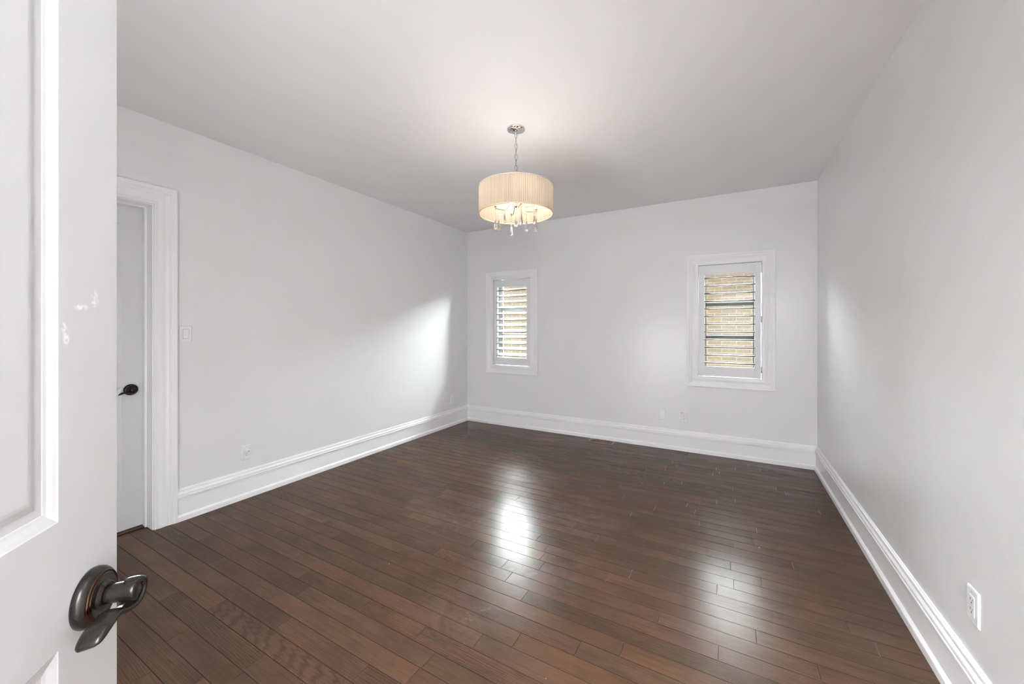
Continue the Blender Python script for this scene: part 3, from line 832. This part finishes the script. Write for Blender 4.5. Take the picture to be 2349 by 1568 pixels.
box(bm, -0.104, -0.0015, 0.0015, 0.104, 0.0015, 0.0042)
o = obj('scroll_grille', bm, M['register']); o.parent = root

# ------------------------------------------------------------------ chandelier
CH = Vector((-1.312, 2.390, 0))
ch = empty('chandelier', Matrix.Translation(CH+Vector((0, 0, 0))) @ Matrix.Rotation(YAW, 4, 'Z'),
           'lit drum chandelier with cream pleated shade and hanging crystal drops', 'chandelier')
ZT, ZB, RS = 2.334, 2.142, 0.2585
def chpart(name, bm, mats, parent=None, label=None, sm=None):
    o = obj(name, bm, mats, smooth_angle=sm); o.parent = parent or ch
    if label: o['label'] = label
    return o
bm = bmesh.new()
lathe(bm, [(0.0645, H), (0.0645, H-0.006), (0.0630, H-0.011), (0.0560, H-0.0155), (0.0350, H-0.020), (0.0140, H-0.0225), (0.0080, H-0.026), (0.0070, H-0.030)], seg=48)
chpart('canopy', bm, M['chrome'])
bm = bmesh.new(); zt = H-0.027; zb = 2.372; nl = 9; pit = (zt-zb)/nl
for i in range(nl):
    zc = zt-pit*(i+0.5); a = pit/2+0.0035; bq = 0.0085
    pts = []
    for k in range(24):
        th = 2*PI*k/24
        x = bq*math.copysign(abs(math.cos(th))**0.8, math.cos(th)); z = a*math.sin(th)
        rot = math.radians(20+90*(i % 2)); pts.append((x*math.cos(rot), x*math.sin(rot), zc+z))
    tube(bm, pts, 0.0024, seg=8, closed=True)
chpart('chain', bm, M['chain'])
bm = bmesh.new()
tube(bm, [(0.004*math.sin(9*t), 0.004*math.cos(7*t), zt-(zt-zb)*t) for t in [k/20 for k in range(21)]], 0.0016, seg=6)
chpart('cord', bm, M['nickel'], label='thin clear cord threaded through the chain')
bm = bmesh.new()
lathe(bm, [(0.005, 2.376), (0.010, 2.372), (0.010, 2.360), (0.014, 2.352), (0.014, 2.346), (0.006, 2.340), (0.006, 2.262), (0.012, 2.256), (0.018, 2.246), (0.018, 2.236),
           (0.010, 2.226), (0.007, 2.214), (0.012, 2.206), (0.012, 2.200), (0.004, 2.190)], seg=28)
for k in range(3):
    th = 2*PI*k/3+0.4
    tube(bm, [(0.012*math.cos(th), 0.012*math.sin(th), 2.342), ((RS-0.004)*math.cos(th), (RS-0.004)*math.sin(th), ZT-0.004)], 0.0022, seg=8)
chpart('stem', bm, M['nickel'])
# pleated drum
bm = bmesh.new(); NP = 132; seg = NP*4; rings = []
rz = random.Random(3); amp = [0.0023*rz.uniform(0.7, 1.25) for _ in range(NP)]
for z in (ZB+0.002, ZB+0.06, ZB+0.13, ZT-0.002):
    ring = []
    for k in range(seg):
        th = 2*PI*k/seg; ph = k % 4
        r = RS+(-amp[k//4], 0.0002, amp[k//4], 0.0006)[ph]
        ring.append(bm.verts.new((r*math.cos(th), r*math.sin(th), z)))
    rings.append(ring)
for a, b in zip(rings, rings[1:]):
    for k in range(seg): bm.faces.new((a[k], a[(k+1) % seg], b[(k+1) % seg], b[k]))
sh = chpart('shade', bm, M['shade'])
def hoop(z0, z1, r0, r1):
    bm = bmesh.new(); n = 96
    rr = [[bm.verts.new((r*math.cos(2*PI*k/n), r*math.sin(2*PI*k/n), z)) for k in range(n)] for r, z in ((r0, z0), (r1, z0), (r1, z1), (r0, z1))]
    for i in range(4):
        a, b = rr[i], rr[(i+1) % 4]
        for k in range(n):
            f = bm.faces.new((a[k], a[(k+1) % n], b[(k+1) % n], b[k])); f.smooth = False
    return bm
o = obj('binding', hoop(ZB-0.001, ZB+0.007, RS-0.0025, RS+0.0030), M['trimband']); o.parent = sh; o['label'] = 'tan binding round the lower rim'
o = obj('binding', hoop(ZT-0.005, ZT+0.001, RS-0.0025, RS+0.0030), M['topband']); o.parent = sh; o['label'] = 'pale grey binding round the upper rim'

def drop_bm(L, Wd, T):
    """faceted almond crystal, hung from its tip at the origin"""
    bm = bmesh.new(); lv = [(0.0, 0.10), (0.10, 0.26), (0.35, 0.52), (0.62, 0.84), (0.80, 1.0), (0.92, 0.80), (1.0, 0.30)]
    n = 8; rings = []
    for f, w in lv:
        rings.append([bm.verts.new((w*Wd/2*math.cos(2*PI*k/n+PI/8), w*T/2*math.sin(2*PI*k/n+PI/8), -L*f)) for k in range(n)])
    for a, b in zip(rings, rings[1:]):
        for k in range(n): bm.faces.new((a[k], a[(k+1) % n], b[(k+1) % n], b[k]))
    bm.faces.new(rings[0]); bm.faces.new(rings[-1]); return bm
def bead_bm(L, n=4, r=0.0035):
    bm = bmesh.new()
    tube(bm, [(0, 0, 0), (0, 0, -L)], 0.0006, seg=6)
    for k in range(n):
        z = -L*(k+0.7)/(n+0.2); rr = r*(0.7 if k % 2 else 1)
        lathe(bm, [(0.0008, z+rr), (rr*0.8, z+rr*0.5), (rr, z), (rr*0.8, z-rr*0.5), (0.0008, z-rr)], seg=10)
    return bm
R_ARM, Z_CUP = 0.147, 2.177
beads_me = drop_me = sdrop_me = None
def hang(parent, pos, bl_, dl, dw, dt, spin):
    b = obj('bead_string', bead_bm(bl_), M['crystal']); b.parent = parent; b.location = pos
    d = obj('crystal_drop', drop_bm(dl, dw, dt), M['crystal']); d.parent = parent
    d.location = (pos[0], pos[1], pos[2]-bl_); d.rotation_euler = (0, 0, spin)
def arm_path(r1, z1, z_hub, dip):
    keys = [(0.006, 0, z_hub), (0.012, 0, z_hub+0.004), (0.024, 0, z_hub-0.006), (0.045, 0, z_hub-0.038), (0.075, 0, z1-dip), (0.110, 0, z1-dip*1.15), (r1-0.01, 0, z1-0.003), (r1, 0, z1)]
    return catmull(keys, 5)
for k in range(8):
    th = math.radians(13+45*k)
    if k % 2 == 0:
        bm = bmesh.new(); tube(bm, arm_path(R_ARM, Z_CUP, 2.246, 0.006), 0.0034, seg=10)
        arm = chpart('arm', bm, M['nickel']); arm.rotation_euler = (0, 0, th)
        bm = bmesh.new(); X = Matrix.Translation((R_ARM, 0, 0))
        lathe(bm, [(0.0005, 2.168), (0.0042, 2.170), (0.0050, 2.174), (0.0038, 2.178), (0.006, 2.182), (0.0115, 2.186), (0.0120, 2.188), (0.0105, 2.188), (0.0070, 2.186)], X, seg=24)
        o = obj('candle_cup', bm, M['nickel']); o.parent = arm
        bm = bmesh.new(); lathe(bm, [(0.0066, 2.185), (0.0066, 2.244), (0.0050, 2.246)], X, seg=20)
        o = obj('candle_sleeve', bm, M['candle']); o.parent = arm
        bm = bmesh.new(); lathe(bm, [(0.0045, 2.246), (0.0085, 2.254), (0.0105, 2.264), (0.0095, 2.276), (0.0060, 2.290), (0.0025, 2.301), (0.0006, 2.306)], X, seg=20)
        o = obj('bulb', bm, M['bulb']); o.parent = arm; o['label'] = 'lit candle bulb'
        hang(arm, (R_ARM, 0, 2.168), 0.040, 0.104, 0.034, 0.024, (0.9, 0.3, 1.2, 0.5)[k//2])
    else:
        bm = bmesh.new(); tube(bm, arm_path(R_ARM, Z_CUP+0.004, 2.222, 0.0), 0.0011, seg=8)
        arm = chpart('wire_arm', bm, M['nickel']); arm.rotation_euler = (0, 0, th)
        hang(arm, (R_ARM, 0, Z_CUP+0.003), 0.038, 0.094, 0.029, 0.020, (1.5, 0.2, 0.8, 2.2)[k//2])
b = chpart('bead_string', bead_bm(0.075, 6), M['crystal']); b.location = (0.0, 0, 2.190)
d = chpart('crystal_drop', drop_bm(0.060, 0.030, 0.026), M['crystal']); d.location = (0.0, 0, 2.115)

# ------------------------------------------------------------------ outdoors
bm = bmesh.new(); box(bm, -40, YB+0.25, -0.6, 40, 40, -0.4)
tag(obj('ground', bm, M['ground']), 'pale gravel side yard between the houses', 'ground', kind='structure')
NX0, NX1, NY, NH = -4.26, 7.0, 7.20, 2.46
nb = empty('neighbour_house', Matrix.Translation((NX0, NY, -0.4)), 'low buff brick building seen through the window slats', 'house')
bm = bmesh.new(); box(bm, 0, 0, 0, NX1-NX0, 6.0, NH+0.4)
o = obj('brick_wall', bm, M['brick']); o.parent = nb
bm = bmesh.new(); w = NX1-NX0
pts = [(-0.15, -0.15, NH+0.4), (w+0.15, -0.15, NH+0.4), (w+0.15, 6.15, NH+0.4), (-0.15, 6.15, NH+0.4)]
a = [bm.verts.new(p) for p in pts]; b = [bm.verts.new((p[0], p[1], p[2]+0.08)) for p in pts]
r = [bm.verts.new((3.0, 3.0, NH+0.75)), bm.verts.new((w-3.0, 3.0, NH+0.75))]
for k in range(4): bm.faces.new((a[k], a[(k+1) % 4], b[(k+1) % 4], b[k]))
bm.faces.new(a); bm.faces.new((b[0], b[1], r[1], r[0])); bm.faces.new((b[1], b[2], r[1])); bm.faces.new((b[2], b[3], r[0], r[1])); bm.faces.new((b[3], b[0], r[0]))
o = obj('roof', bm, M['roof']); o.parent = nb
